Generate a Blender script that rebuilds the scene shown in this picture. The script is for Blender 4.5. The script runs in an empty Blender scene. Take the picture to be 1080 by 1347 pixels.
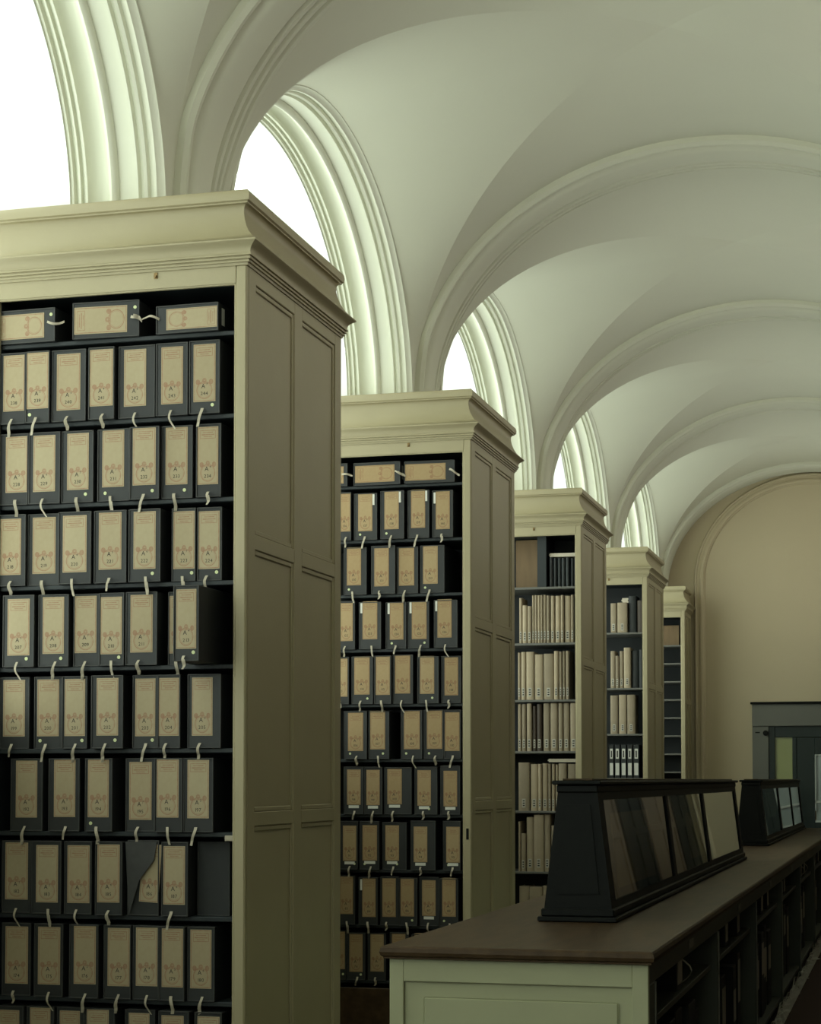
import bpy, math, random
from mathutils import Vector, Matrix
random.seed(7)
PI = math.pi
scene = bpy.context.scene
C = scene.collection

# ------------------------------------------------------------------ camera
cam_data = bpy.data.cameras.new('camera')
cam = bpy.data.objects.new('camera', cam_data)
C.objects.link(cam)
cam.location = (0, 0, 1.6)
cam.rotation_euler = (PI/2 + 0.04, 0, 0.2615)
cam_data.sensor_fit = 'VERTICAL'
cam_data.sensor_height = 24.0
cam_data.lens = 2450/1347*24.0
cam_data.shift_y = 254.4/1347
cam_data.clip_end = 200
scene.camera = cam
# ------------------------------------------------------------------ world, exposure
world = bpy.data.worlds.new('world')
scene.world = world
world.use_nodes = True
world.node_tree.nodes['Background'].inputs[0].default_value = (0.75, 0.9, 1.0, 1)
world.node_tree.nodes['Background'].inputs[1].default_value = 0.05
scene.view_settings.view_transform = 'Standard'
scene.view_settings.look = 'None'
scene.view_settings.exposure = 0.0
scene.view_settings.gamma = 1.0
scene.view_settings.use_curve_mapping = False
WINDOW_LIGHT = 2.6            # daylight on the frosted window panes
FILL_LIGHT = 1.9  # strength of the added fill panes on the right

# ------------------------------------------------------------------ materials
def nmath(nt, op, a, b=None, c=None):
    n = nt.nodes.new('ShaderNodeMath'); n.operation = op
    for i, v in enumerate((a, b, c)):
        if v is None: continue
        if isinstance(v, (int, float)): n.inputs[i].default_value = v
        else: nt.links.new(v, n.inputs[i])
    return n.outputs[0]

def mat(name, col, rough=0.6, var=0.12, scale=6.0, bump=0.0, bscale=60.0, metal=0.0, spec=0.5, stretch=None, col2=None, perobj=0.0):
    m = bpy.data.materials.new(name); m.use_nodes = True
    nt = m.node_tree; b = nt.nodes['Principled BSDF']
    b.inputs['Roughness'].default_value = rough
    b.inputs['Metallic'].default_value = metal
    b.inputs['Specular IOR Level'].default_value = spec
    tc = nt.nodes.new('ShaderNodeTexCoord')
    mp = nt.nodes.new('ShaderNodeMapping')
    nt.links.new(tc.outputs['Object'], mp.inputs[0])
    if stretch: mp.inputs['Scale'].default_value = stretch
    nz = nt.nodes.new('ShaderNodeTexNoise')
    nz.inputs['Scale'].default_value = scale; nz.inputs['Detail'].default_value = 5
    nt.links.new(mp.outputs[0], nz.inputs['Vector'])
    mix = nt.nodes.new('ShaderNodeMix'); mix.data_type = 'RGBA'
    c2 = col2 or tuple(c*(1-var) for c in col)
    c1 = col if col2 else tuple(min(1, c*(1+var)) for c in col)
    mix.inputs['A'].default_value = (*c1, 1); mix.inputs['B'].default_value = (*c2, 1)
    nt.links.new(nz.outputs['Fac'], mix.inputs['Factor'])
    out = mix.outputs['Result']
    if perobj:
        oi = nt.nodes.new('ShaderNodeObjectInfo')
        hs = nt.nodes.new('ShaderNodeHueSaturation')
        nt.links.new(out, hs.inputs['Color'])
        nt.links.new(nmath(nt, 'MULTIPLY_ADD', oi.outputs['Random'], perobj*2, 1-perobj), hs.inputs['Value'])
        out = hs.outputs[0]
    nt.links.new(out, b.inputs['Base Color'])
    if bump:
        n2 = nt.nodes.new('ShaderNodeTexNoise'); n2.inputs['Scale'].default_value = bscale; n2.inputs['Detail'].default_value = 3
        nt.links.new(mp.outputs[0], n2.inputs['Vector'])
        bp = nt.nodes.new('ShaderNodeBump'); bp.inputs['Strength'].default_value = bump; bp.inputs['Distance'].default_value = 0.01
        nt.links.new(n2.outputs['Fac'], bp.inputs['Height']); nt.links.new(bp.outputs[0], b.inputs['Normal'])
    return m

M = {}
M['plaster'] = mat('plaster', (0.635, 0.635, 0.51), 0.85, 0.03, 1.5, 0.05, 40)
M['arch'] = mat('arch_plaster', (0.72, 0.73, 0.60), 0.7, 0.03, 3)
M['endwall'] = mat('end_wall_plaster', (0.55, 0.475, 0.315), 0.85, 0.06, 1.5, 0.05, 40)
M['paint'] = mat('cream_paint', (0.345, 0.302, 0.180), 0.5, 0.06, 4, 0.04, 90)
M['reveal'] = mat('white_reveal_paint', (0.90, 0.92, 0.90), 0.7, 0.02, 3)
M['oak'] = mat('brown_oak', (0.11, 0.075, 0.042), 0.5, 0.3, 4, stretch=(8, 8, 1))
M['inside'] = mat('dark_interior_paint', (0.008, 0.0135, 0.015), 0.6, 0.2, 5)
M['inside_wood'] = mat('brown_back_board', (0.20, 0.13, 0.06), 0.6, 0.3, 3, stretch=(6, 6, 1))
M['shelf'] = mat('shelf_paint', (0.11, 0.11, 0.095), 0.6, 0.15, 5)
M['box'] = mat('black_box_cloth', (0.015, 0.0175, 0.017), 0.6, 0.25, 20, 0.15, 500, perobj=0.3)
M['box_edge'] = mat('worn_box_edge', (0.032, 0.033, 0.030), 0.6, 0.3, 30)
M['tape'] = mat('cotton_tape', (0.40, 0.36, 0.27), 0.9, 0.15, 60)
M['dot'] = mat('dot_sticker', (0.55, 0.60, 0.32), 0.6, 0.05)
M['sticker'] = mat('white_sticker', (0.62, 0.62, 0.55), 0.7, 0.1, 80)
M['spine_label'] = mat('spine_label_paper', (0.40, 0.38, 0.31), 0.8, 0.1, 80)
M['ink'] = mat('black_ink', (0.02, 0.018, 0.015), 0.8, 0.05)
M['book'] = mat('cream_cloth', (0.31, 0.255, 0.17), 0.75, 0.18, 9, 0.1, 300, perobj=0.28)
M['book_dark'] = mat('black_cloth', (0.012, 0.016, 0.016), 0.5, 0.2, 9, perobj=0.3)
M['book_brown'] = mat('brown_leather', (0.05, 0.035, 0.022), 0.5, 0.3, 9)
M['pages'] = mat('paper', (0.60, 0.55, 0.44), 0.9, 0.1, 30)
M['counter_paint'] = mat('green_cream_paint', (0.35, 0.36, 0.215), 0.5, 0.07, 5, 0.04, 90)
M['wood'] = mat('dark_walnut', (0.095, 0.06, 0.029), 0.42, 0.3, 4, 0.1, 30, spec=0.12, stretch=(5, .8, 5), col2=(0.020, 0.013, 0.008))
M['ebony'] = mat('ebonised_wood', (0.006, 0.007, 0.006), 0.5, 0.3, 4, spec=0.12, stretch=(8, 1, 8))
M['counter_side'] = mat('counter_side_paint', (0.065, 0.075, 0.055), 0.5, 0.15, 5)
M['floor'] = mat('floor_wood', (0.035, 0.024, 0.016), 0.45, 0.3, 3, stretch=(8, 1, 1))
M['carpet'] = mat('carpet', (0.045, 0.022, 0.014), 0.95, 0.3, 60, 0.3, 300)
M['fringe'] = mat('fringe_yarn', (0.55, 0.54, 0.46), 0.9, 0.2, 60)
M['edging'] = mat('worn_edge_strip', (0.22, 0.23, 0.19), 0.6, 0.2, 20)
M['brass'] = mat('brass', (0.18, 0.12, 0.05), 0.4, 0.2, 30, metal=0.8)
M['stone'] = mat('grey_door_surround', (0.15, 0.155, 0.13), 0.7, 0.08, 4)
M['door'] = mat('dark_green_door_paint', (0.010, 0.022, 0.020), 0.4, 0.15, 4)
M['pane_green'] = mat('obscured_olive_glass', (0.30, 0.33, 0.13), 0.25, 0.08, 3)
M['pane_pale'] = mat('pale_obscured_glass', (0.30, 0.36, 0.34), 0.2, 0.08, 3)
M['white_frame'] = mat('white_painted_frame', (0.5, 0.55, 0.5), 0.5, 0.05)
M['card'] = mat('mount_card', (0.30, 0.22, 0.13), 0.8, 0.1, 6)
M['card_tab'] = mat('card_holder', (0.22, 0.22, 0.19), 0.6, 0.1)

def glass_mat():
    m = bpy.data.materials.new('display_glass'); m.use_nodes = True
    b = m.node_tree.nodes['Principled BSDF']
    b.inputs['Base Color'].default_value = (0.85, 0.9, 0.86, 1)
    b.inputs['Roughness'].default_value = 0.015
    b.inputs['IOR'].default_value = 1.5
    b.inputs['Transmission Weight'].default_value = 1.0
    return m
M['glass'] = glass_mat()

def pane_mat(name, col, k):
    m = bpy.data.materials.new(name); m.use_nodes = True
    b = m.node_tree.nodes['Principled BSDF']
    b.inputs['Base Color'].default_value = (0.8, 0.85, 0.85, 1)
    b.inputs['Roughness'].default_value = 0.3
    b.inputs['Emission Color'].default_value = (*col, 1)
    b.inputs['Emission Strength'].default_value = k
    return m
M['window_glass'] = pane_mat('daylit_frosted_glass', (0.90, 1.0, 0.91), WINDOW_LIGHT)
M['fill_glass'] = pane_mat('added_fill_pane', (1.04, 0.96, 0.93), FILL_LIGHT)  # glow of the lunettes added on the right

def label_mat(name, ca, cb, cp):
    """cream paper label with a pink printed border, heading box, lines and a round seal"""
    m = bpy.data.materials.new(name); m.use_nodes = True
    nt = m.node_tree; b = nt.nodes['Principled BSDF']; b.inputs['Roughness'].default_value = 0.8
    uv = nt.nodes.new('ShaderNodeUVMap')
    sp = nt.nodes.new('ShaderNodeSeparateXYZ'); nt.links.new(uv.outputs[0], sp.inputs[0])
    u, v = sp.outputs[0], sp.outputs[1]                      # u: 0..1 over width, v: 0..1 over height
    x = nmath(nt, 'MULTIPLY', nmath(nt, 'SUBTRACT', u, 0.5), 1.0)
    y = nmath(nt, 'MULTIPLY', v, 2.33)                       # in units of the label width
    def frame(cx, cy, hw, hh, t):
        dx = nmath(nt, 'SUBTRACT', nmath(nt, 'ABSOLUTE', nmath(nt, 'SUBTRACT', x, cx)), hw)
        dy = nmath(nt, 'SUBTRACT', nmath(nt, 'ABSOLUTE', nmath(nt, 'SUBTRACT', y, cy)), hh)
        d = nmath(nt, 'ABSOLUTE', nmath(nt, 'MAXIMUM', dx, dy))
        return nmath(nt, 'LESS_THAN', d, t)
    def ring(cx, cy, rx, ry, r, t):
        ex = nmath(nt, 'DIVIDE', nmath(nt, 'SUBTRACT', x, cx), rx)
        ey = nmath(nt, 'DIVIDE', nmath(nt, 'SUBTRACT', y, cy), ry)
        d = nmath(nt, 'SQRT', nmath(nt, 'ADD', nmath(nt, 'MULTIPLY', ex, ex), nmath(nt, 'MULTIPLY', ey, ey)))
        return nmath(nt, 'LESS_THAN', nmath(nt, 'ABSOLUTE', nmath(nt, 'SUBTRACT', d, r)), t)
    def hbar(cx, cy, hw, hh):
        dx = nmath(nt, 'LESS_THAN', nmath(nt, 'ABSOLUTE', nmath(nt, 'SUBTRACT', x, cx)), hw)
        dy = nmath(nt, 'LESS_THAN', nmath(nt, 'ABSOLUTE', nmath(nt, 'SUBTRACT', y, cy)), hh)
        return nmath(nt, 'MULTIPLY', dx, dy)
    parts = [(frame(0, 1.165, 0.455, 1.12, 0.016), 0.6), (frame(0, 2.02, 0.36, 0.16, 0.014), 0.55),
             (hbar(0, 2.10, 0.24, 0.02), 0.55), (hbar(0, 2.01, 0.30, 0.022), 0.6), (hbar(0, 1.93, 0.20, 0.018), 0.5),
             (ring(0, 0.47, 1, 1, 0.345, 0.018), 0.6), (ring(0, 0.47, 1, 1, 0.30, 0.010), 0.4),
             (ring(-0.30, 0.80, 1, 1.1, 0.05, 0.05), 0.6), (ring(0.30, 0.80, 1, 1.1, 0.05, 0.05), 0.6),
             (ring(0, 0.86, 1, 1, 0.06, 0.04), 0.5), (hbar(0, 0.74, 0.22, 0.02), 0.5)]
    tot = None
    for s, w in parts:
        sw = nmath(nt, 'MULTIPLY', s, w)
        tot = sw if tot is None else nmath(nt, 'MAXIMUM', tot, sw)
    tc = nt.nodes.new('ShaderNodeTexCoord')
    nz = nt.nodes.new('ShaderNodeTexNoise'); nz.inputs['Scale'].default_value = 55; nz.inputs['Detail'].default_value = 5
    nt.links.new(tc.outputs['Object'], nz.inputs['Vector'])
    wear = nmath(nt, 'MULTIPLY_ADD', nz.outputs['Fac'], 1.2, 0.25)
    fac = nmath(nt, 'MULTIPLY', tot, wear)
    oi = nt.nodes.new('ShaderNodeObjectInfo')
    pm = nt.nodes.new('ShaderNodeMix'); pm.data_type = 'RGBA'
    pm.inputs['A'].default_value = (*ca, 1); pm.inputs['B'].default_value = (*cb, 1)
    nt.links.new(nmath(nt, 'MULTIPLY_ADD', nz.outputs['Fac'], 0.6, nmath(nt, 'MULTIPLY', oi.outputs['Random'], 0.5)), pm.inputs['Factor'])
    mx = nt.nodes.new('ShaderNodeMix'); mx.data_type = 'RGBA'
    nt.links.new(fac, mx.inputs['Factor']); nt.links.new(pm.outputs['Result'], mx.inputs['A'])
    mx.inputs['B'].default_value = (*cp, 1)
    nt.links.new(mx.outputs['Result'], b.inputs['Base Color'])
    return m
M['label'] = label_mat('printed_paper_label', (0.40, 0.345, 0.215), (0.32, 0.26, 0.15), (0.25, 0.085, 0.045))
M['label_buff'] = label_mat('printed_buff_label', (0.39, 0.295, 0.155), (0.31, 0.215, 0.10), (0.21, 0.085, 0.04))

# ------------------------------------------------------------------ mesh helpers
class MB:
    def __init__(s): s.v = []; s.f = []; s.smooth = False
    def quad(s, a, b, c, d):
        n = len(s.v); s.v += [tuple(a), tuple(b), tuple(c), tuple(d)]; s.f.append((n, n+1, n+2, n+3)); return s
    def box(s, x0, x1, y0, y1, z0, z1, ch=0.0):
        if ch <= 0:
            n = len(s.v)
            s.v += [(x, y, z) for z in (z0, z1) for y in (y0, y1) for x in (x0, x1)]
            s.f += [tuple(n+i for i in q) for q in ((0,2,3,1),(4,5,7,6),(0,1,5,4),(2,6,7,3),(0,4,6,2),(1,3,7,5))]
            return s
        # chamfered box
        n = len(s.v); idx = {}
        for ix, xx in ((0, x0), (1, x1)):
            for iy, yy in ((0, y0), (1, y1)):
                for iz, zz in ((0, z0), (1, z1)):
                    sx, sy, sz = (ch if ix == 0 else -ch), (ch if iy == 0 else -ch), (ch if iz == 0 else -ch)
                    for a in range(3):
                        p = [xx+sx, yy+sy, zz+sz]; p[a] = (xx, yy, zz)[a]
                        idx[(ix, iy, iz, a)] = len(s.v); s.v.append(tuple(p))
        I = lambda x, y, z, a: idx[(x, y, z, a)]
        for e in (0, 1):
            fx = [I(e,0,0,0), I(e,1,0,0), I(e,1,1,0), I(e,0,1,0)]; s.f.append(tuple(fx if e else fx[::-1]))
            fy = [I(0,e,0,1), I(0,e,1,1), I(1,e,1,1), I(1,e,0,1)]; s.f.append(tuple(fy if e else fy[::-1]))
            fz = [I(0,0,e,2), I(1,0,e,2), I(1,1,e,2), I(0,1,e,2)]; s.f.append(tuple(fz if e else fz[::-1]))
        for a in (0, 1):
            for b in (0, 1):
                s.f.append((I(0,a,b,1), I(1,a,b,1), I(1,a,b,2), I(0,a,b,2)))
                s.f.append((I(a,0,b,0), I(a,1,b,0), I(a,1,b,2), I(a,0,b,2)))
                s.f.append((I(a,b,0,0), I(a,b,1,0), I(a,b,1,1), I(a,b,0,1)))
        for a in (0, 1):
            for b in (0, 1):
                for c in (0, 1): s.f.append((I(a,b,c,0), I(a,b,c,1), I(a,b,c,2)))
        return s
    def grid(s, rows, closed=False):
        n = len(s.v); w = len(rows[0])
        for r in rows: s.v += [tuple(p) for p in r]
        for i in range(len(rows)-1):
            for j in range(w-1 if not closed else w):
                j2 = (j+1) % w
                s.f.append((n+i*w+j, n+i*w+j2, n+(i+1)*w+j2, n+(i+1)*w+j))
        return s
    def poly(s, pts):
        n = len(s.v); s.v += [tuple(p) for p in pts]; s.f.append(tuple(range(n, n+len(pts)))); return s
    def prism(s, pts, d):
        """extrude polygon pts (3D) by vector d"""
        d = Vector(d); a = [Vector(p) for p in pts]; b = [p+d for p in a]; n = len(s.v); k = len(a)
        s.v += [tuple(p) for p in a+b]
        s.f.append(tuple(range(n+k-1, n-1, -1))); s.f.append(tuple(range(n+k, n+2*k)))
        for i in range(k): s.f.append((n+i, n+(i+1) % k, n+k+(i+1) % k, n+k+i))
        return s
    def cyl(s, c, r, axis, h, n=12):
        c = Vector(c); ax = Vector(axis).normalized()
        p = ax.orthogonal().normalized(); q = ax.cross(p)
        return s.prism([c+p*(r*math.cos(2*PI*i/n))+q*(r*math.sin(2*PI*i/n)) for i in range(n)], ax*h)
    def build(s, name, material, parent=None, smooth=False, fix=True):
        me = bpy.data.meshes.new(name); me.from_pydata(s.v, [], s.f)
        if fix:
            import bmesh
            bm = bmesh.new(); bm.from_mesh(me); bmesh.ops.recalc_face_normals(bm, faces=bm.faces[:]); bm.to_mesh(me); bm.free()
        me.materials.append(M[material] if isinstance(material, str) else material)
        if smooth:
            me.polygons.foreach_set('use_smooth', [True]*len(me.polygons))
            me.set_sharp_from_angle(angle=math.radians(40))
        o = bpy.data.objects.new(name, me); C.objects.link(o)
        if parent is not None: o.parent = parent
        return o

def link_mesh(name, me, parent=None, loc=(0, 0, 0)):
    o = bpy.data.objects.new(name, me); C.objects.link(o); o.location = loc
    if parent is not None: o.parent = parent
    return o
def tag(o, label=None, cat=None, group=None, kind=None):
    if label: o['label'] = label
    if cat: o['category'] = cat
    if group: o['group'] = group
    if kind: o['kind'] = kind
    return o
def empty(name, loc=(0, 0, 0), rz=0.0):
    o = bpy.data.objects.new(name, None); C.objects.link(o); o.location = loc; o.rotation_euler = (0, 0, rz)
    o.empty_display_size = 0.1
    return o
def struct(o): o['kind'] = 'structure'; return o
ORD = ['', 'first', 'second', 'third', 'fourth', 'fifth', 'sixth', 'seventh', 'eighth', 'ninth', 'tenth', 'eleventh', 'twelfth', 'thirteenth', 'fourteenth', 'fifteenth']
def from_right(k):
    return 'rightmost' if k == 1 else ORD[k] + ' from right'

# ------------------------------------------------------------------ the vaulted room
XM, RX, ZS, HV, RY, Y0, DV = -1.221, 1.893, 4.124, 1.537, 1.81, 7.843, 4.157
XW, RA, HW, ZSW = XM-RX, 1.686, 1.323, 4.065
XL, XR = -3.90, 2*XM+3.90             # outer faces of the alcoves below the windows
YB, YE = -4.6, 24.7                 # back wall, end wall
BAYS = range(-2, 5)
pier = lambda n: Y0+(n-1)*DV
yc = lambda n: pier(n)+DV/2
BY1, BD, BL = 7.303, 4.144, 1.347   # bookcase fronts: first one, spacing, depth

def build_ceiling():
    mb = MB(); N = 48; ts = [PI*i/N for i in range(N+1)]
    for n in BAYS:
        for side in (1, -1):
            rows = []
            for t in ts:
                c, s = math.cos(t), math.sin(t)
                a = Vector((XW, yc(n)+RA*c, ZSW+HW*s)); b = Vector((XM-RX*abs(c), yc(n)+RY*c, ZS+HV*s))
                row = [a.lerp(b, k/6) for k in range(7)]
                if side < 0: row = [Vector((2*XM-p.x, p.y, p.z)) for p in row]
                rows.append(row)
            lo0 = [Vector((p.x, p.y, 4.09)) for p in rows[0]]; lo1 = [Vector((p.x, p.y, 4.09)) for p in rows[-1]]
            mb.grid([lo0]+rows+[lo1])
    for n in list(BAYS)+[5]:        # the main barrel between two groins
        rows = []
        for t in ts:
            c, s = math.cos(t), math.sin(t)
            y0 = YB if n == -2 else yc(n-1)+RY*abs(c)
            y1 = YE if n == 5 else yc(n)-RY*abs(c)
            rows.append([Vector((XM-RX*c, y0+(y1-y0)*k/6, ZS+HV*s)) for k in range(7)])
        mb.grid([[Vector((p.x, p.y, 4.09)) for p in rows[0]]]+rows+[[Vector((p.x, p.y, 4.09)) for p in rows[-1]]])
    return struct(tag(mb.build('ceiling', 'plaster', smooth=True, fix=False), 'pale plaster groin vault spanning the whole room', 'ceiling'))
build_ceiling()

RIB = [(-1, 0), (-1, .022), (-.93, .036), (-.86, .036), (-.83, .016), (-.72, .016), (-.66, .034), (-.56, .044), (.0, .044), (.04, .026),
       (.12, .026), (.16, .042), (.25, .042), (.29, .024), (.36, .024), (.40, .038), (.48, .038), (.52, .020), (.60, .020), (.64, .032), (.72, .032), (.76, .014), (.92, .014), (1, 0)]
for i, n in enumerate(list(BAYS)+[5]):
    rows = []; N = 72
    for k in range(N+1):
        t = PI*k/N; c, s = math.cos(t), math.sin(t)
        w = min(0.315, DV/2-RY*abs(c)-0.004)
        nx, nz = HV*c, -RX*s; l = math.hypot(nx, nz); nx /= l; nz /= l
        row = []
        for v, h in RIB:
            y = min(max(pier(n)+w*v, YB+.005), YE-.005)
            row.append((XM-RX*c+nx*h*1.5, y, ZS+HV*s+nz*h*1.5))
        rows.append(row)
    lo = lambda r: [(p[0], p[1], 4.092) for p in r]
    mb = MB(); mb.grid([lo(rows[0])]+rows+[lo(rows[-1])])
    struct(tag(mb.build('trim_%d' % (i+1), 'plaster', smooth=True, fix=False), 'moulded plaster rib across the vault, %s from the end wall' % (ORD[8-i]), 'vault rib'))

# arched windows of the left wall: deep moulded reveal, frosted daylit pane
PROF = [(0, 0), (0, -.012), (-.012, -.018), (-.02, -.008), (-.02, .0), (0, .006), (.012, .020), (.024, .020), (.028, .008), (.045, .008), (.052, .026), (.066, .030), (.070, .014),
        (.085, .014), (.092, .034), (.104, .034), (.108, .022), (.185, .022), (.188, .040), (.196, .052), (.208, .056), (.220, .050), (.226, .038), (.228, .018),
        (.245, .004), (.275, -.004), (.305, .006), (.322, .026), (.326, .044), (.338, .044), (.342, .028), (.352, .028), (.356, .048), (.366, .048), (.370, .034), (.380, .034),
        (.386, .056), (.40, .056), (.40, .064)]
def arch_path(n, r, x, zlo, N=56):
    pts = [(x, yc(n)+(RA-r), zlo)]
    for k in range(N+1):
        t = PI*k/N
        pts.append((x, yc(n)+(RA-r)*math.cos(t), ZSW+(HW-r)*math.sin(t)))
    pts.append((x, yc(n)-(RA-r), zlo))
    return pts
for i, n in enumerate(BAYS):
    w = struct(tag(empty('window_%d' % (i+1), (XW, yc(n), 4.05)), 'tall arched lunette window, %s from the end wall, glowing white' % ORD[7-i], 'window'))
    def loc(o): o.matrix_parent_inverse = w.matrix_world.inverted(); return o
    w.matrix_world = Matrix.Translation((XW, yc(n), 4.05))
    mb = MB(); mb.grid([arch_path(n, r, XW-u, 4.052) for u, r in PROF])
    o = loc(mb.build('arch_moulding', 'arch', w, smooth=True, fix=False))
    mb = MB(); mb.grid([arch_path(n, .064, XW-.401, 4.052), arch_path(n, .07, XL+.03, 4.052)]); loc(mb.build('reveal', 'reveal', w, smooth=True, fix=False))
    mb = MB(); P = arch_path(n, .066, XL+.03, 1.90); mb.prism(P, (-.012, 0, 0))
    loc(mb.build('glass_pane', 'window_glass', w))
    loc(MB().box(XL+.002, XL+.10, yc(n)-1.28, yc(n)+1.40, 1.84, 1.895, .004).build('sill', 'arch', w))
    for dy in (-1.0, -.34, .34, 1.0): loc(MB().box(XL+.032, XL+.055, yc(n)+dy-.015, yc(n)+dy+.015, 1.896, 3.96).build('glazing_bar', 'arch', w))
    for z in (2.6, 3.3, 3.975): loc(MB().box(XL+.032, XL+.05, yc(n)-1.28, yc(n)+1.40, z-.014, z+.014).build('glazing_bar', 'arch', w))
# unseen lunettes added across the aisle to fill light from the right
for i, n in enumerate(BAYS):
    w = struct(tag(empty('window_%d' % (i+8), (2*XM-XW, yc(n), 4.09)), 'added fill-light lunette opposite the daylit windows, %s from the end wall' % ORD[7-i], 'window'))
    w.matrix_world = Matrix.Translation((2*XM-XW, yc(n), 4.09))
    P = [(2*XM-p[0], p[1], p[2]) for p in arch_path(n, .05, XW-.45, 4.10)]
    o = MB().prism(P, (.012, 0, 0)).build('glass_pane', 'fill_glass', w); o.matrix_parent_inverse = w.matrix_world.inverted()
    mb = MB(); mb.grid([[(2*XM-p[0], p[1], p[2]) for p in arch_path(n, r, XW-u, 4.10)] for u, r in PROF if u < .4]+[[(2*XM-p[0], p[1], p[2]) for p in arch_path(n, .05, XW-.46, 4.10)]])
    o = mb.build('arch_moulding', 'arch', w, smooth=True, fix=False); o.matrix_parent_inverse = w.matrix_world.inverted()

def slab(name, x0, x1, y0, y1, z0, z1, m, label, cat):
    return struct(tag(MB().box(x0, x1, y0, y1, z0, z1).build(name, m), label, cat))
slab('wall_left', XL-.2, XL, YB, YE, 0, 1.84, 'plaster', 'plain plaster wall of the alcoves behind the bookcases', 'wall')
slab('wall_back', XL-.2, XR+.2, YB-.2, YB, 0, 5.9, 'plaster', 'plain plaster wall behind the viewer', 'wall')
# unseen arched window added behind the viewer as fill light on the fronts
w = struct(tag(empty('window_15', (XM, YB, 1.2)), 'added fill-light window in the wall behind the viewer', 'window'))
w.matrix_world = Matrix.Translation((XM, YB, 1.2))
def bpath(r, y): return [(XM+1.45-r, y, 1.2+r)]+[(XM+(1.45-r)*math.cos(PI*k/32), y, 4.0+(1.3-r)*math.sin(PI*k/32)) for k in range(33)]+[(XM-1.45+r, y, 1.2+r)]
for nm, m_, f in (('glass_pane', 'window_glass', lambda: MB().prism(bpath(.06, YB+.02), (0, .012, 0))),
                  ('arch_moulding', 'arch', lambda: MB().grid([bpath(r, YB+h) for r, h in ((-.10, 0), (-.10, .05), (-.05, .07), (0, .06), (.03, .10), (.06, .06), (.06, .001))])),
                  ('glazing_bar', 'arch', lambda: MB().box(XM-.03, XM+.03, YB+.034, YB+.06, 1.27, 5.2)), ('glazing_bar', 'arch', lambda: MB().box(XM-1.38, XM+1.38, YB+.034, YB+.06, 3.97, 4.03))):
    o = f().build(nm, m_, w); o.matrix_parent_inverse = w.matrix_world.inverted()
mb = MB()
mb.box(2*XM-XW+.03, XR+.2, YB, YE, 4.05, 4.09)
struct(tag(mb.build('wall_right', 'plaster'), 'plain plaster wall on the side opposite the windows', 'wall'))
slab('wall_right_lower', XR, XR+.2, YB, YE, 0, 4.05, 'oak', 'dark wainscot wall on the side opposite the windows', 'wall')
slab('floor', XL-.2, XR+.2, YB-.2, YE+.2, -.1, 0, 'floor', 'dark wooden floor between the bookcases', 'floor')

# end wall with its blind arch and the doorway
wall = slab('wall_end', XL-.2, XR+.2, YE, YE+.2, 0, 5.75, 'endwall', 'tan plaster end wall with a moulded blind arch and a doorway', 'wall')
AR, AH, AZ = 1.50, 1.38, 4.22
rows = []
for out, h in ((0, 0), (0, .03), (.012, .045), (.03, .045), (.036, .03), (.07, .03), (.076, .05), (.10, .055), (.118, .045), (.124, .025), (.135, .02), (.14, 0)):
    row = [(XM-AR+out, YE-h, 0.0)]
    for k in range(61):
        t = PI*k/60; row.append((XM-(AR-out)*math.cos(t), YE-h, AZ+(AH-out)*math.sin(t)))
    row.append((XM+AR-out, YE-h, 0.0)); rows.append(row)
mb = MB(); mb.grid(rows)
struct(tag(mb.build('trim_9', 'endwall', smooth=True, fix=False), 'round-headed moulding framing the blind arch on the end wall', 'wall moulding'))

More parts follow.
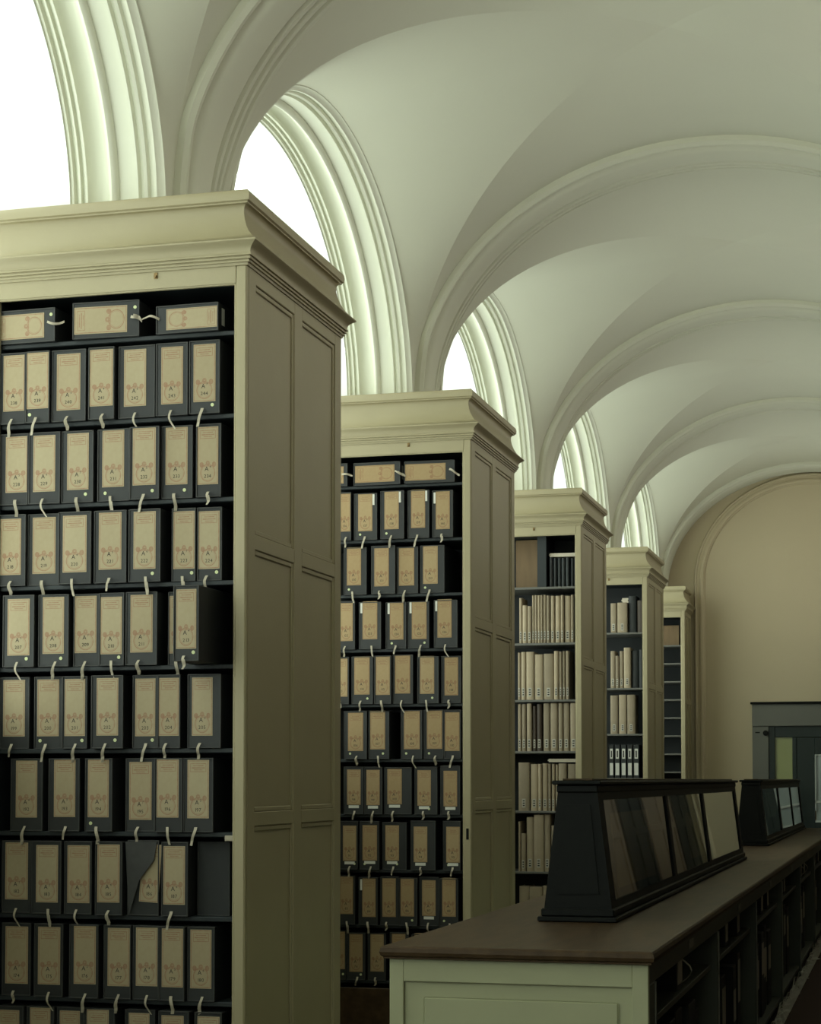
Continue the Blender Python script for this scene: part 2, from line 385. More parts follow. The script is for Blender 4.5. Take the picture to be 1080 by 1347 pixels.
def build_door():
    d = struct(tag(empty('door_1', (XM, YE, 0)), 'dark green glazed doors in a grey surround on the end wall', 'door'))
    d.matrix_world = Matrix.Translation((XM, YE, 0))
    def P(name, m, *boxes, parent=d, ch=.004):
        mb = MB()
        for b in boxes: mb.box(*b, ch)
        o = mb.build(name, m, parent); o.matrix_parent_inverse = Matrix.Translation((-XM, -YE, 0)); return o
    x0, x1 = -1.973, 2*XM+1.973
    P('lintel', 'stone', (x0, x1, YE-.10, YE-.001, 2.30, 2.585))
    P('lintel_cap', 'ebony', (x0-.02, x1+.02, YE-.13, YE-.001, 2.585, 2.615))
    P('jamb', 'stone', (x0, -1.765, YE-.08, YE-.001, 0, 2.30)); P('jamb', 'stone', (2*XM+1.765, x1, YE-.08, YE-.001, 0, 2.30))
    P('door_frame', 'door', (-1.765, -1.685, YE-.06, YE-.001, 0, 2.30), (2*XM+1.685, 2*XM+1.765, YE-.06, YE-.001, 0, 2.30), (-1.685, 2*XM+1.685, YE-.06, YE-.001, 2.155, 2.30),
      (-1.463, -1.41, YE-.06, YE-.001, 0, 2.155), (-1.685, -1.463, YE-.06, YE-.001, 0, .9))
    P('side_pane', 'pane_green', (-1.685, -1.463, YE-.025, YE-.015, .9, 2.155), ch=0)
    P('door_leaf', 'door', (-1.41, -1.18, YE-.05, YE-.002, 0, 2.15), (-1.18, 2*XM+1.685, YE-.05, YE-.002, 1.93, 2.15), (-1.18, 2*XM+1.685, YE-.05, YE-.002, 0, 1.05), (-.86, 2*XM+1.685, YE-.05, YE-.002, 1.05, 1.93))
    P('pane_frame', 'white_frame', (-1.18, -1.165, YE-.055, YE-.01, 1.20, 1.93), (-1.165, -.875, YE-.055, YE-.01, 1.915, 1.93), (-.875, -.86, YE-.055, YE-.01, 1.20, 1.93), (-1.18, -.86, YE-.055, YE-.01, 1.30, 1.33), (-1.18, -.86, YE-.055, YE-.01, 1.05, 1.075), ch=.001)
    P('door_pane', 'pane_pale', (-1.165, -.875, YE-.03, YE-.02, 1.075, 1.915), ch=0)
    mb = MB(); mb.cyl((-1.80, YE-.12, 2.21), .035, (0, 1, 0), .04, 14); o = mb.build('door_contact', 'ebony', d); o.matrix_parent_inverse = Matrix.Translation((-XM, -YE, 0))
    P('sign_plate', 'ebony', (-1.935, -1.875, YE-.084, YE-.079, 2.21, 2.225), ch=0)
build_door()

# ------------------------------------------------------------------ bookcases
ZC = 4.084
# overhang from the body, height: reeds, ogee band, cove, top fillet
CORN = [(-.02, 3.762), (.006, 3.762), (.008, 3.772), (.016, 3.773), (.016, 3.780), (.013, 3.782), (.013, 3.785), (.022, 3.786), (.022, 3.793), (.019, 3.795), (.019, 3.798), (.028, 3.799), (.028, 3.806), (.024, 3.809),
        (.024, 3.814), (.026, 3.824), (.033, 3.835), (.046, 3.844), (.056, 3.850), (.060, 3.853), (.060, 3.859), (.050, 3.864), (.030, 3.882), (.012, 3.904), (-.003, 3.931), (-.014, 3.960), (-.020, 3.990), (-.019, 4.010), (-.012, 4.022),
        (-.006, 4.026), (.003, 4.027), (.003, 4.033), (.012, 4.038), (.014, 4.058), (.010, 4.076), (.002, ZC), (-.3, ZC)]
def bookcase(i, label, xe, yf, depth, length, shelf_tops, back='inside', sgn=1, cont=True, paint='paint', shelf_m='inside'):
    """double-sided case: open front faces the viewer (-Y), panelled end faces the aisle"""
    root = tag(empty('bookcase', (xe, yf, 0)), label, 'bookcase', 'tall cream bookcases')
    root.matrix_world = Matrix.Translation((xe, yf, 0))
    inv = Matrix.Translation((-xe, -yf, 0))
    X = lambda d: xe-sgn*d            # d: distance from the aisle end into the case
    def bx(mb, d0, d1, y0, y1, z0, z1, ch=0):
        a, b = sorted((X(d0), X(d1))); mb.box(a, b, y0, y1, z0, z1, ch); return mb
    def P(mb, name, m, parent=root, smooth=False):
        o = mb.build(name, m, parent, smooth=smooth)
        o.matrix_parent_inverse = inv; return o
    yb = yf+depth; L = length
    # cornice swept round front, end and far side
    rows = []
    for out, z in CORN:
        rows.append([(X(L), yf-out, z), (X(-out), yf-out, z), (X(-out), yb+out, z), (X(L), yb+out, z)])
    mb = MB(); mb.grid(rows); mb.quad((X(L), yf, ZC-.002), (X(0), yf, ZC-.002), (X(0), yb, ZC-.002), (X(L), yb, ZC-.002))
    P(mb, 'cornice', paint, smooth=True)
    # panelled end
    sc = depth/1.347
    S = [(0, .117*sc), (.637*sc, .747*sc), (1.252*sc, depth)]
    R = [(0, .34), (1.405, 1.465), (2.575, 2.64), (3.706, 3.765)]
    mb = MB()
    for k, (a, b) in enumerate(S): bx(mb, 0, .03, yf+a+(.0301 if k == 0 else 0), yf+b-(.0301 if k == 2 else 0), 0, 3.765, .003 if k == 1 else 0)
    for (a, b), (c, d) in (((S[0][1]), S[1][0]), (S[1][1], S[2][0])) and [((S[0][1], S[1][0]), (0, 0)), ((S[1][1], S[2][0]), (0, 0))]:
        for z0, z1 in R: bx(mb, .0005, .03, yf+a-.002, yf+b+.002, z0, z1, .003)
    P(mb, 'end_frame', paint)
    for a, b in ((S[0][1], S[1][0]), (S[1][1], S[2][0])):
        for k in range(3):
            z0, z1 = R[k][1], R[k+1][0]
            mb = MB(); bx(mb, .014, .028, yf+a+.001, yf+b-.001, z0+.001, z1-.001)
            t = .022
            for (p, q, r, s) in ((a, a+t*.8, z0, z1), (b-t*.8, b, z0, z1), (a+t*.8, b-t*.8, z0, z0+t), (a+t*.8, b-t*.8, z1-t, z1)):
                bx(mb, .006, .0145, yf+p+.001, yf+q-.001, r+.001, s-.001, .003)
            P(mb, 'panel', paint)
    # face frame: stiles, frieze, bead round the opening
    mb = MB()
    bx(mb, .0, .049, yf, yf+.03, 0, 3.765, .006); bx(mb, L-.049, L, yf, yf+.03, 0, 3.765, .004)
    bx(mb, .049, L-.049, yf+.001, yf+.03, 3.69, 3.765)
    bx(mb, .047, .056, yf+.004, yf+.02, .27, 3.692, .002); bx(mb, .049, L-.049, yf+.004, yf+.02, 3.683, 3.691, .002)
    P(mb, 'face_frame', paint)
    mb = MB(); bx(mb, .049, L-.049, yf+.006, yf+.03, 0.04, .275, .004); P(mb, 'plinth', 'wood')
    # carcass
    mb = MB()
    bx(mb, .0302, .05, yf+.03, yb-.03, .02, 3.74); bx(mb, L-.05, L-.03, yf+.03, yb-.03, .02, 3.74)
    bx(mb, .05, L-.05, yf+.02, yb-.03, 3.70, 3.74)
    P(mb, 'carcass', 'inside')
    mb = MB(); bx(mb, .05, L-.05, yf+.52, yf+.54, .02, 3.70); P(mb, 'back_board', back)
    mb = MB(); bx(mb, .0, L, yb-.03, yb, 0, 3.765); P(mb, 'far_side', paint)
    for z in shelf_tops:
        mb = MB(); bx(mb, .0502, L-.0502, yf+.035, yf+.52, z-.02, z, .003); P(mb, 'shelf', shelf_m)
    if cont:
        mb = MB(); a = X(.41); mb.cyl((a, yf+.001, 3.741), .006, (0, -1, 0), .012, 10); mb.box(a-.008, a+.008, yf-.002, yf+.001, 3.731, 3.757)
        P(mb, 'knob', 'brass')
    return root, inv
ROWZ = [3.498-.353*k for k in range(10)]
XE = -2.667
bc = []
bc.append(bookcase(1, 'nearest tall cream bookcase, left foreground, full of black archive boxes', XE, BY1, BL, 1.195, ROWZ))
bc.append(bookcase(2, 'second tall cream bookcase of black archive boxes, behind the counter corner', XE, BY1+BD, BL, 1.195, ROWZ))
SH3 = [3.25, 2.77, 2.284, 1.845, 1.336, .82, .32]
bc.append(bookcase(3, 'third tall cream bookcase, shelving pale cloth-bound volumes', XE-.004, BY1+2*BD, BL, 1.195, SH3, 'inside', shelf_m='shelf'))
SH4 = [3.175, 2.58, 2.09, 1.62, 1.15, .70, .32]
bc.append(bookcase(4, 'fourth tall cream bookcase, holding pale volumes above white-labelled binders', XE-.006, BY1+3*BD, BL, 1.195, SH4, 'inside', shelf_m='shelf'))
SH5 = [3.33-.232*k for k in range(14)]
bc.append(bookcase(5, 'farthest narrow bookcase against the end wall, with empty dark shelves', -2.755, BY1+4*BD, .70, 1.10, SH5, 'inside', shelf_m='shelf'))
for k in range(0, 5):       # unseen cases added across the aisle for glass reflections and to block low fill
    bookcase(6+k, 'added brown bookcase across the aisle, %s from the end, for display glass reflections' % ORD[5-k], 2*XM-XE, BY1+k*BD-BD, 2.2, 1.195, ROWZ[::3], 'inside', sgn=-1, cont=False, paint='oak')
    bookcase(11+k, 'added black filler cabinet across the aisle, %s from the end, for display glass reflections' % ORD[5-k], 2*XM-XE, BY1+k*BD-BD+2.35, 1.65, 1.195, ROWZ[::3], 'inside', sgn=-1, cont=False, paint='ebony')
# lock on the second case, shelf peg in the first
r, inv = bc[1]
o = MB().box(-2.700, -2.684, BY1+BD-.004, BY1+BD+.001, 1.225, 1.295, .001).build('lock_plate', 'ebony', r); o.matrix_parent_inverse = inv
for q, x0, x1, y, z0, z1 in ((2, -3.30, -3.064, BY1+2*BD+.30, 3.251, 3.69), (4, -3.30, -2.86, BY1+4*BD+.25, 3.331, 3.60)):
    r, inv = bc[q]
    o = MB().box(x0, x1, y, y+.02, z0, z1, .002).build('brown_board', 'inside_wood', r); o.matrix_parent_inverse = inv
r, inv = bc[0]
o = MB().box(-2.760, -2.717, BY1+.012, BY1+.03, 1.345, 1.368, .002).build('shelf_peg', 'tape', r); o.matrix_parent_inverse = inv

# ------------------------------------------------------------------ lettering
GLYPH = {}
def glyph(ch):
    if ch not in GLYPH:
        cu = bpy.data.curves.new('g', 'FONT'); cu.body = ch; cu.size = 1.0; cu.resolution_u = 2
        ob = bpy.data.objects.new('g', cu); C.objects.link(ob)
        me = bpy.data.meshes.new_from_object(ob.evaluated_get(bpy.context.evaluated_depsgraph_get()))
        GLYPH[ch] = ([tuple(v.co) for v in me.vertices], [tuple(p.vertices) for p in me.polygons], max((v.co.x for v in me.vertices), default=.5))
        bpy.data.objects.remove(ob); bpy.data.curves.remove(cu); bpy.data.meshes.remove(me)
    return GLYPH[ch]
def text_mesh(items):
    """items: (string, size, centre x, base z) in label coordinates; faces -Y"""
    V = []; F = []
    for s, size, cx, z in items:
        adv = [glyph(c)[2]+.08 for c in s]; x = cx-sum(adv)*size/2
        for c, a in zip(s, adv):
            v, f, w = glyph(c); n = len(V)
            V += [(x+p[0]*size, 0, z+p[1]*size) for p in v]; F += [tuple(n+i for i in q) for q in f]
            x += a*size
    me = bpy.data.meshes.new('lettering'); me.from_pydata(V, [], F); me.materials.append(M['ink'])
    return me

# ------------------------------------------------------------------ archive boxes
def label_mesh(w, h, mode='up', m='label'):
    mb = MB(); t = .0012
    V = [(-w/2, 0, 0), (w/2, 0, 0), (w/2, 0, h), (-w/2, 0, h), (-w/2, t, 0), (w/2, t, 0), (w/2, t, h), (-w/2, t, h)]
    F = [(0, 1, 2, 3), (5, 4, 7, 6), (4, 0, 3, 7), (1, 5, 6, 2), (3, 2, 6, 7), (4, 5, 1, 0)]
    me = bpy.data.meshes.new('label'); me.from_pydata(V, [], F); me.materials.append(M[m])
    uvl = me.uv_layers.new(name='UVMap')
    for p in me.polygons:
        for li in p.loop_indices:
            v = me.vertices[me.loops[li].vertex_index].co
            a, b = v.x/w+.5, v.z/h
            uvl.data[li].uv = {'up': (a, b), 'right': (b, 1-a), 'left': (1-b, a)}[mode]
    return me
def tape_mesh(seed):
    rnd = random.Random(seed); V = []; F = []
    sway = rnd.uniform(-.022, .022); ln = rnd.uniform(.052, .082); w = rnd.uniform(.010, .014); curl = rnd.uniform(-.6, .6); loop = rnd.random() < .3
    pts = []
    for k in range(9):
        s = k/8; x = sway*s*s+.004*math.sin(5*s+seed); z = -ln*s; y = -.004-.016*math.sin(min(1, s*1.3)*PI)*.8
        pts.append((x, y, z, curl*s))
    if loop: pts += [(p[0]+.006, p[1]-.006, p[2]+.004, p[3]) for p in pts[::-1][1:6]]
    for x, y, z, a in pts:
        dx, dy = math.cos(a)*w/2, math.sin(a)*w/2
        for o in (0, .0012): V += [(x-dx, y-dy-o, z), (x+dx, y+dy-o, z)]
    for k in range(len(pts)-1):
        n = 4*k; F += [(n+2, n+3, n+7, n+6), (n+1, n, n+4, n+5), (n, n+2, n+6, n+4), (n+3, n+1, n+5, n+7)]
    n = 4*(len(pts)-1); F += [(0, 1, 3, 2), (n, n+2, n+3, n+1)]
    me = bpy.data.meshes.new('tape'); me.from_pydata(V, [], F); me.materials.append(M['tape'])
    return me
TAPES = [tape_mesh(s) for s in range(10)]
dotm = MB(); dotm.cyl((0, .0005, 0), .0075, (0, -1, 0), .0015, 12); _d = dotm.build('dot_sticker', 'dot'); DOT = _d.data; bpy.data.objects.remove(_d)

def archive_box(x0, x1, lx0, lx1, z, h, y, label, group, number=None, depth=.40, tape=True, dot=0, tagpos='', lay='', rz=0.0, lz=.055, lh=None, blank=False, tiltl=0.0, paper='label'):
    w = x1-x0; cx = (x0+x1)/2
    root = tag(empty('archive_box', (cx, y, z), rz), label, 'archive box', group)
    mb = MB(); e = .0035
    mb.box(-w/2, w/2, .004, depth, 0, h, .003)
    body = mb.build('box_body', 'box', root)
    mb = MB()                         # worn rim of the front board
    r = .005
    for a, b, c, d in ((-w/2, -w/2+r, 0, h), (w/2-r, w/2, 0, h), (-w/2+r, w/2-r, 0, r), (-w/2+r, w/2-r, h-r, h)): mb.box(a, b, 0, .006, c, d, .001)
    mb.build('front_rim', 'box_edge', root)
    lc = (lx0+lx1)/2-cx; lw = lx1-lx0
    if not blank:
        if not lay:
            lw = min(max(lw, .088), w-.006); lh = lh or min(.245, h-.06)
            lc = max(-w/2+lw/2+.002, min(w/2-lw/2-.002, lc))
            lo = link_mesh('label', label_mesh(lw, lh, 'up', paper), root, (lc, .0025, lz)); lo.rotation_euler = (0, tiltl, 0)
            if number:
                link_mesh('lettering', text_mesh([('A', .026, -.004, lh*.235), (str(number % 7+1), .014, .012, lh*.285), (str(number), .021, 0, lh*.115)]), lo, (0, -.0006, 0))
        else:
            lh = h*.74
            lo = link_mesh('label', label_mesh(lw, lh, lay, paper), root, (lc, .0025, h*.13))
    if tape:
        if not lay: tp = (lc+random.uniform(-.012, .012), -.001, .022); 
        else: tp = ((w/2-.035 if lay == 'right' else -w/2+.02), -.001, h*.55)
        t = link_mesh('tape', random.choice(TAPES), root, tp)
        if lay: t.rotation_euler = (0, (PI/2 if lay == 'left' else -PI/2)+.3, 0)
    if dot:
        dx = lc+dot*lw*.36 if not lay else w/2-.02
        link_mesh('dot_sticker', DOT, root, (dx, .003, .036 if not lay else h*.8))
    if tagpos:
        mb = MB()
        if tagpos == 'B': mb.box(lc-lw*.38, lc+lw*.38, .0012, .0035, lz-.022, lz-.004)
        elif tagpos in 'LR':
            xx = lc+(lw/2+.008)*(1 if tagpos == 'R' else -1); xx = max(-w/2+.007, min(w/2-.007, xx)); mb.box(xx-.0065, xx+.0065, .0012, .0035, lz+lh-.075, lz+lh-.005)
        else: mb.box(w/2-.0005, w/2+.0012, .04, .07, h*.25, h*.85)
        mb.build('sticker', 'sticker', root)
    return root
R1={
 1: [ (-3.812,-3.690,-3.796,-3.693), (-3.686,-3.573,-3.681,-3.578), (-3.567,-3.406,-3.544,-3.433), (-3.391,-3.270,-3.385,-3.277), (-3.257,-3.088,-3.232,-3.130), (-3.081,-2.935,-3.057,-2.958), (-2.927,-2.789,-2.908,-2.809) ],
 2: [ (-3.812,-3.678,-3.784,-3.679), (-3.674,-3.525,-3.652,-3.549), (-3.522,-3.372,-3.496,-3.395), (-3.354,-3.205,-3.332,-3.231), (-3.198,-3.062,-3.184,-3.079), (-3.059,-2.917,-3.041,-2.941), (-2.900,-2.787,-2.894,-2.801) ],
 3: [ (-3.812,-3.685,-3.806,-3.708), (-3.682,-3.527,-3.660,-3.552), (-3.524,-3.371,-3.504,-3.393), (-3.361,-3.210,-3.339,-3.234), (-3.199,-3.053,-3.177,-3.076), (-3.012,-2.903,-3.005,-2.908), (-2.898,-2.786,-2.892,-2.797) ],
 4: [ (-3.783,-3.635,-3.761,-3.657), (-3.621,-3.478,-3.601,-3.501), (-3.464,-3.340,-3.458,-3.357), (-3.337,-3.221,-3.330,-3.232), (-3.211,-3.068,-3.190,-3.089), (-3.034,-2.920,-3.027,-2.927), (-2.927,-2.815,-2.914,-2.828) ],
 5: [ (-3.809,-3.668,-3.793,-3.690), (-3.646,-3.514,-3.632,-3.530), (-3.511,-3.394,-3.500,-3.405), (-3.366,-3.219,-3.341,-3.242), (-3.187,-3.073,-3.175,-3.084), (-3.070,-2.967,-3.066,-2.974), (-2.932,-2.783,-2.913,-2.821) ],
 6: [ (-3.751,-3.600,-3.727,-3.627), (-3.568,-3.423,-3.543,-3.444), (-3.395,-3.269,-3.382,-3.286), (-3.217,-3.081,-3.201,-3.099), (-3.078,-2.951,-3.068,-2.969), (-2.949,-2.815,-2.931,-2.835) ],
 7: [ (-3.791,-3.654,-3.775,-3.669), (-3.644,-3.505,-3.623,-3.521), (-3.491,-3.364,-3.477,-3.375), (-3.343,-3.218,-3.333,-3.231), (-3.204,-3.062,-3.148,-3.069), (-3.045,-2.925,-3.036,-2.939), (-2.915,-2.769,-3.791,-3.791) ],
 8: [ (-3.787,-3.651,-3.771,-3.665), (-3.630,-3.495,-3.612,-3.509), (-3.460,-3.326,-3.439,-3.338), (-3.306,-3.181,-3.288,-3.188), (-3.174,-3.057,-3.160,-3.063), (-3.053,-2.937,-3.039,-2.944), (-2.930,-2.808,-2.917,-2.823) ],
 9: [ (-3.791,-3.670,-3.795,-3.697), (-3.663,-3.535,-3.648,-3.553), (-3.528,-3.401,-3.515,-3.422), (-3.394,-3.255,-3.384,-3.283), (-3.213,-3.076,-3.196,-3.103), (-3.052,-2.915,-3.038,-2.939), (-2.891,-2.770,-2.878,-2.780) ],
}
R2={
 1: [ (-3.552,-3.465,-3.537,-3.470), (-3.446,-3.291,-3.419,-3.324), (-3.266,-3.109,-3.240,-3.145), (-3.089,-2.945,-3.066,-2.973), (-2.924,-2.788,-2.901,-2.810) ],
 2: [ (-3.516,-3.362,-3.495,-3.400), (-3.329,-3.169,-3.308,-3.212), (-3.164,-3.021,-3.149,-3.048), (-3.008,-2.848,-2.989,-2.893) ],
 3: [ (-3.551,-3.438,-3.541,-3.454), (-3.413,-3.265,-3.389,-3.291), (-3.235,-3.099,-3.208,-3.119), (-3.089,-2.948,-3.063,-2.966), (-2.913,-2.759,-2.890,-2.798) ],
 4: [ (-3.597,-3.479,-3.581,-3.489), (-3.458,-3.316,-3.441,-3.339), (-3.308,-3.194,-3.297,-3.204), (-3.187,-3.053,-3.173,-3.073), (-3.023,-2.883,-3.006,-2.913), (-2.868,-2.739,-2.847,-2.760) ],
 5: [ (-3.509,-3.356,-3.483,-3.382), (-3.346,-3.209,-3.336,-3.237), (-3.134,-2.993,-3.114,-3.010), (-2.983,-2.854,-2.963,-2.864), (-2.851,-2.740,-2.846,-2.750) ],
 6: [ (-3.514,-3.381,-3.491,-3.401), (-3.376,-3.255,-3.361,-3.275), (-3.244,-3.063,-3.224,-3.129), (-3.043,-2.894,-3.023,-2.939), (-2.874,-2.745,-2.852,-2.767) ],
 7: [ (-3.539,-3.416,-3.516,-3.427), (-3.406,-3.275,-3.386,-3.290), (-3.259,-3.098,-3.239,-3.149), (-3.068,-2.904,-3.048,-2.959), (-2.854,-2.740,-2.832,-2.746) ],
 8: [ (-3.569,-3.436,-3.538,-3.451), (-3.411,-3.284,-3.385,-3.299), (-3.272,-3.149,-3.256,-3.171), (-3.141,-3.023,-3.128,-3.048), (-3.013,-2.884,-2.994,-2.909), (-2.879,-2.756,-2.859,-2.775) ],
 9: [ (-3.614,-3.497,-3.594,-3.509), (-3.492,-3.370,-3.474,-3.390), (-3.355,-3.234,-3.337,-3.249), (-3.209,-3.083,-3.194,-3.108), (-3.063,-2.934,-3.043,-2.959), (-2.909,-2.771,-2.884,-2.800) ],
}
B3={
 0: [ (-2.966,-2.932,3.508), (-2.928,-2.899,3.499), (-2.895,-2.862,3.502), (-2.858,-2.824,3.497), (-2.821,-2.787,3.500), (-2.784,-2.750,3.495), (-2.749,-2.719,3.505) ],
 1: [ (-3.224,-3.196,3.161), (-3.193,-3.151,3.096), (-3.150,-3.114,3.089), (-3.112,-3.090,3.182), (-3.089,-3.065,3.182), (-3.064,-3.039,3.181), (-3.038,-3.015,3.181), (-3.014,-2.987,3.184), (-2.985,-2.955,3.177), (-2.950,-2.916,3.173), (-2.909,-2.866,3.172), (-2.861,-2.833,3.176), (-2.829,-2.777,3.170), (-2.774,-2.746,3.177) ],
 2: [ (-3.237,-3.210,2.691), (-3.207,-3.166,2.696), (-3.162,-3.095,2.696), (-3.091,-3.018,2.674), (-3.013,-2.927,2.678), (-2.920,-2.881,2.699), (-2.877,-2.851,2.694), (-2.849,-2.823,2.697), (-2.820,-2.790,2.700) ],
 3: [ (-3.238,-3.206,2.250), (-3.200,-3.165,2.249), (-3.157,-3.114,2.253), (-3.109,-3.077,2.230), (-3.073,-3.029,2.248), (-3.014,-2.958,2.260), (-2.953,-2.891,2.256), (-2.884,-2.845,2.255), (-2.842,-2.790,2.258), (-2.781,-2.724,2.258) ],
 4: [ (-3.232,-3.136,1.749), (-3.129,-3.065,1.736), (-3.060,-3.029,1.736), (-3.026,-2.980,1.741), (-2.975,-2.950,1.736), (-2.944,-2.916,1.736), (-2.911,-2.886,1.730), (-2.883,-2.815,1.740), (-2.807,-2.726,1.735) ],
 5: [ (-3.233,-3.212,1.244), (-3.210,-3.169,1.143), (-3.163,-3.102,1.282), (-3.099,-3.012,1.303), (-3.010,-2.959,1.308), (-2.951,-2.908,1.213), (-2.900,-2.849,1.284), (-2.841,-2.770,1.296), (-2.765,-2.725,1.289) ],
 6: [ (-3.229,-3.142,0.695), (-3.139,-3.027,0.692), (-3.022,-2.986,0.701), (-2.978,-2.915,0.696), (-2.907,-2.838,0.700), (-2.831,-2.737,0.699) ],
}
B4={
 0: [ (-3.077,-3.013,3.492), (-3.003,-2.897,3.497), (-2.890,-2.803,3.568), (-2.796,-2.709,3.520) ],
 1: [ (-3.079,-3.029,2.979), (-3.027,-2.987,2.927), (-2.983,-2.941,2.977), (-2.936,-2.863,3.013), (-2.861,-2.785,2.982), (-2.783,-2.712,2.992) ],
 2: [ (-3.082,-3.001,2.503), (-2.992,-2.911,2.509), (-2.904,-2.817,2.508) ],
 3: [ (-3.098,-3.045,1.976), (-3.038,-2.978,1.976), (-2.971,-2.911,1.975), (-2.904,-2.845,1.975), (-2.838,-2.774,1.975) ],
}
END1 = {1: 244, 2: 234, 3: 224, 4: 213, 5: 205, 6: 197, 7: 188, 8: 180, 9: 173}
DOTS1 = {(1, 2): -1, (1, 7): 1, (2, 3): 1, (2, 4): -1, (2, 5): 1, (2, 6): 1, (3, 5): 1, (3, 6): 1, (3, 7): 1, (4, 1): 1, (4, 2): 1, (4, 4): 1, (4, 7): 1, (5, 2): -1, (5, 3): 1, (5, 4): 1, (5, 5): 1, (6, 3): -1}
G1, G2 = 'archive boxes in the nearest bookcase', 'archive boxes in the second bookcase'
for k, row in R1.items():
    n = len(row)
    for j, (a, b, c, d) in enumerate(row):
        pos = n-j; y = BY1+.014+random.uniform(-.008, .022); rz = random.uniform(-.012, .012); kw = {}
        lab = 'black archive box with pink-printed label, %s on %s row, nearest bookcase' % (from_right(pos), ORD[k+1])
        if k == 4 and pos == 1:
            a, b, c, d = -2.912, -2.800, -2.900, -2.812; y = BY1-.19; rz = 0
            lab = 'black archive box pulled forward out of the nearest bookcase, overhanging its shelf'
        if k == 4 and pos == 2: y = BY1+.05; b = -2.93
        if k == 7 and pos == 1: kw = dict(blank=True, tape=False); y = BY1+.10; lab = 'unlabelled black archive box set back at the right end, nearest bookcase'
        if k == 7 and pos == 3: kw = dict(tape=False, tiltl=.06); lab = 'torn black archive box with cover flap hanging across its label, nearest bookcase'
        bx = archive_box(a, b, c, d, ROWZ[k], .312 if not (k == 7 and pos == 3) else .318, y, lab, G1, END1[k]-pos+1, dot=DOTS1.get((k, j+1), 0), rz=rz, lz=random.uniform(.048, .062), **kw)
        if k == 7 and pos == 3:
            w = b-a
            mb = MB(); mb.prism([(-w/2-.005, -.012, .312), (w/2-.008, -.006, .312), (w/2-.018, -.010, .235), (-.012, -.014, .150), (-w/2+.012, -.012, .002)], (0, .003, 0))
            mb.build('torn_flap', 'box_edge', bx)
for j, (a, b, c, d, h, lay, tg) in enumerate([(-3.845, -3.551, -3.840, -3.604, .147, 'right', ''), (-3.467, -3.163, -3.460, -3.219, .158, 'right', ''), (-3.085, -2.799, -3.038, -2.801, .121, 'left', 'S')]):
    archive_box(a, b, c, d, ROWZ[0], h, BY1+.018, 'black archive box lying on its side, %s on top row, nearest bookcase' % from_right(3-j), G1, lay=lay, dot=1 if j < 2 else 0, tagpos=tg, rz=(-.03, .05, -.03)[j], depth=.36)
END2 = {1: 140, 2: 133, 3: 126, 4: 118, 5: 110, 6: 102, 7: 95, 8: 88, 9: 80}
TAG2 = {(1, 2): 'R', (1, 3): 'R', (1, 4): 'R', (1, 5): 'L', (3, 2): 'L', (3, 3): 'L', (3, 4): 'L', (3, 5): 'L', (8, 2): 'L', (8, 5): 'B'}
for k, row in R2.items():
    n = len(row)
    for j, (a, b, c, d) in enumerate(row):
        pos = n-j
        tg = TAG2.get((k, j+1), 'B' if k in (6, 7) else '')
        archive_box(a, b, c, d, ROWZ[k], random.uniform(.300, .314), BY1+BD+.012+random.uniform(-.004, .02), 'black archive box with buff label, %s on %s row, second bookcase' % (from_right(pos), ORD[k+1]), G2,
                    END2[k]-pos+1, dot=random.choice((0, 0, 0, 1, -1)), rz=random.uniform(-.012, .012), tagpos=tg, lz=random.uniform(.05, .068), lh=.225 if tg == 'B' else None, paper='label_buff')
for j, (a, b, c, d, h, lay) in enumerate([(-3.656, -3.491, -3.645, -3.517, .149, 'right'), (-3.450, -3.136, -3.440, -3.175, .147, 'right'), (-3.109, -2.778, -3.103, -2.838, .142, 'right')]):
    archive_box(a, b, c, d, ROWZ[0], h, BY1+BD+.016, 'black archive box lying on its side, %s on top row, second bookcase' % from_right(3-j), G2, lay=lay, rz=(0, -.02, .02)[j], depth=.36, tagpos='S' if j == 1 else '', paper='label_buff')

# ------------------------------------------------------------------ bound volumes
def book(x0, x1, z, ztop, y, m, label, group, depth=.24, cat='book', spine=True, lean=0.0):
    w = x1-x0-.0015; h = ztop-z
    root = tag(empty('book', ((x0+x1)/2, y, z)), label, cat, group)
    t = min(.004, w*.2); r = min(.012, w*.3)
    prof = [(-w/2, .012), (-w/2+w*.12, .005), (-w*.2, .001), (0, 0), (w*.2, .001), (w/2-w*.12, .005), (w/2, .012), (w/2, depth), (w/2-t, depth), (w/2-t, .018), (-w/2+t, .018), (-w/2+t, depth), (-w/2, depth)]
    mb = MB(); mb.prism([(a, b, 0) for a, b in prof], (0, 0, h)); mb.build('cover', m, root)
    mb = MB(); mb.box(-w/2+t*1.05, w/2-t*1.05, .0185, depth-.006, .004, h-.005); mb.build('page_block', 'pages', root)
    if spine and w > .02:
        lw = min(w*.55, .03)
        mb = MB(); mb.box(-lw/2, lw/2, -.001, .003, h*.07, h*.07+.075); mb.build('spine_label', 'spine_label', root)
        mb = MB()
        for q in range(3): mb.box(-lw*.28, lw*.28, -.0016, -.0008, h*.07+.012+q*.02, h*.07+.022+q*.02)
        mb.build('spine_lettering', 'ink', root)
    root.rotation_euler = (0, lean, 0)
    return root
SHN = {0: 'top', 1: 'second', 2: 'third', 3: 'fourth', 4: 'fifth', 5: 'sixth', 6: 'seventh'}
Y3, Y4 = BY1+2*BD+.045, BY1+3*BD+.045
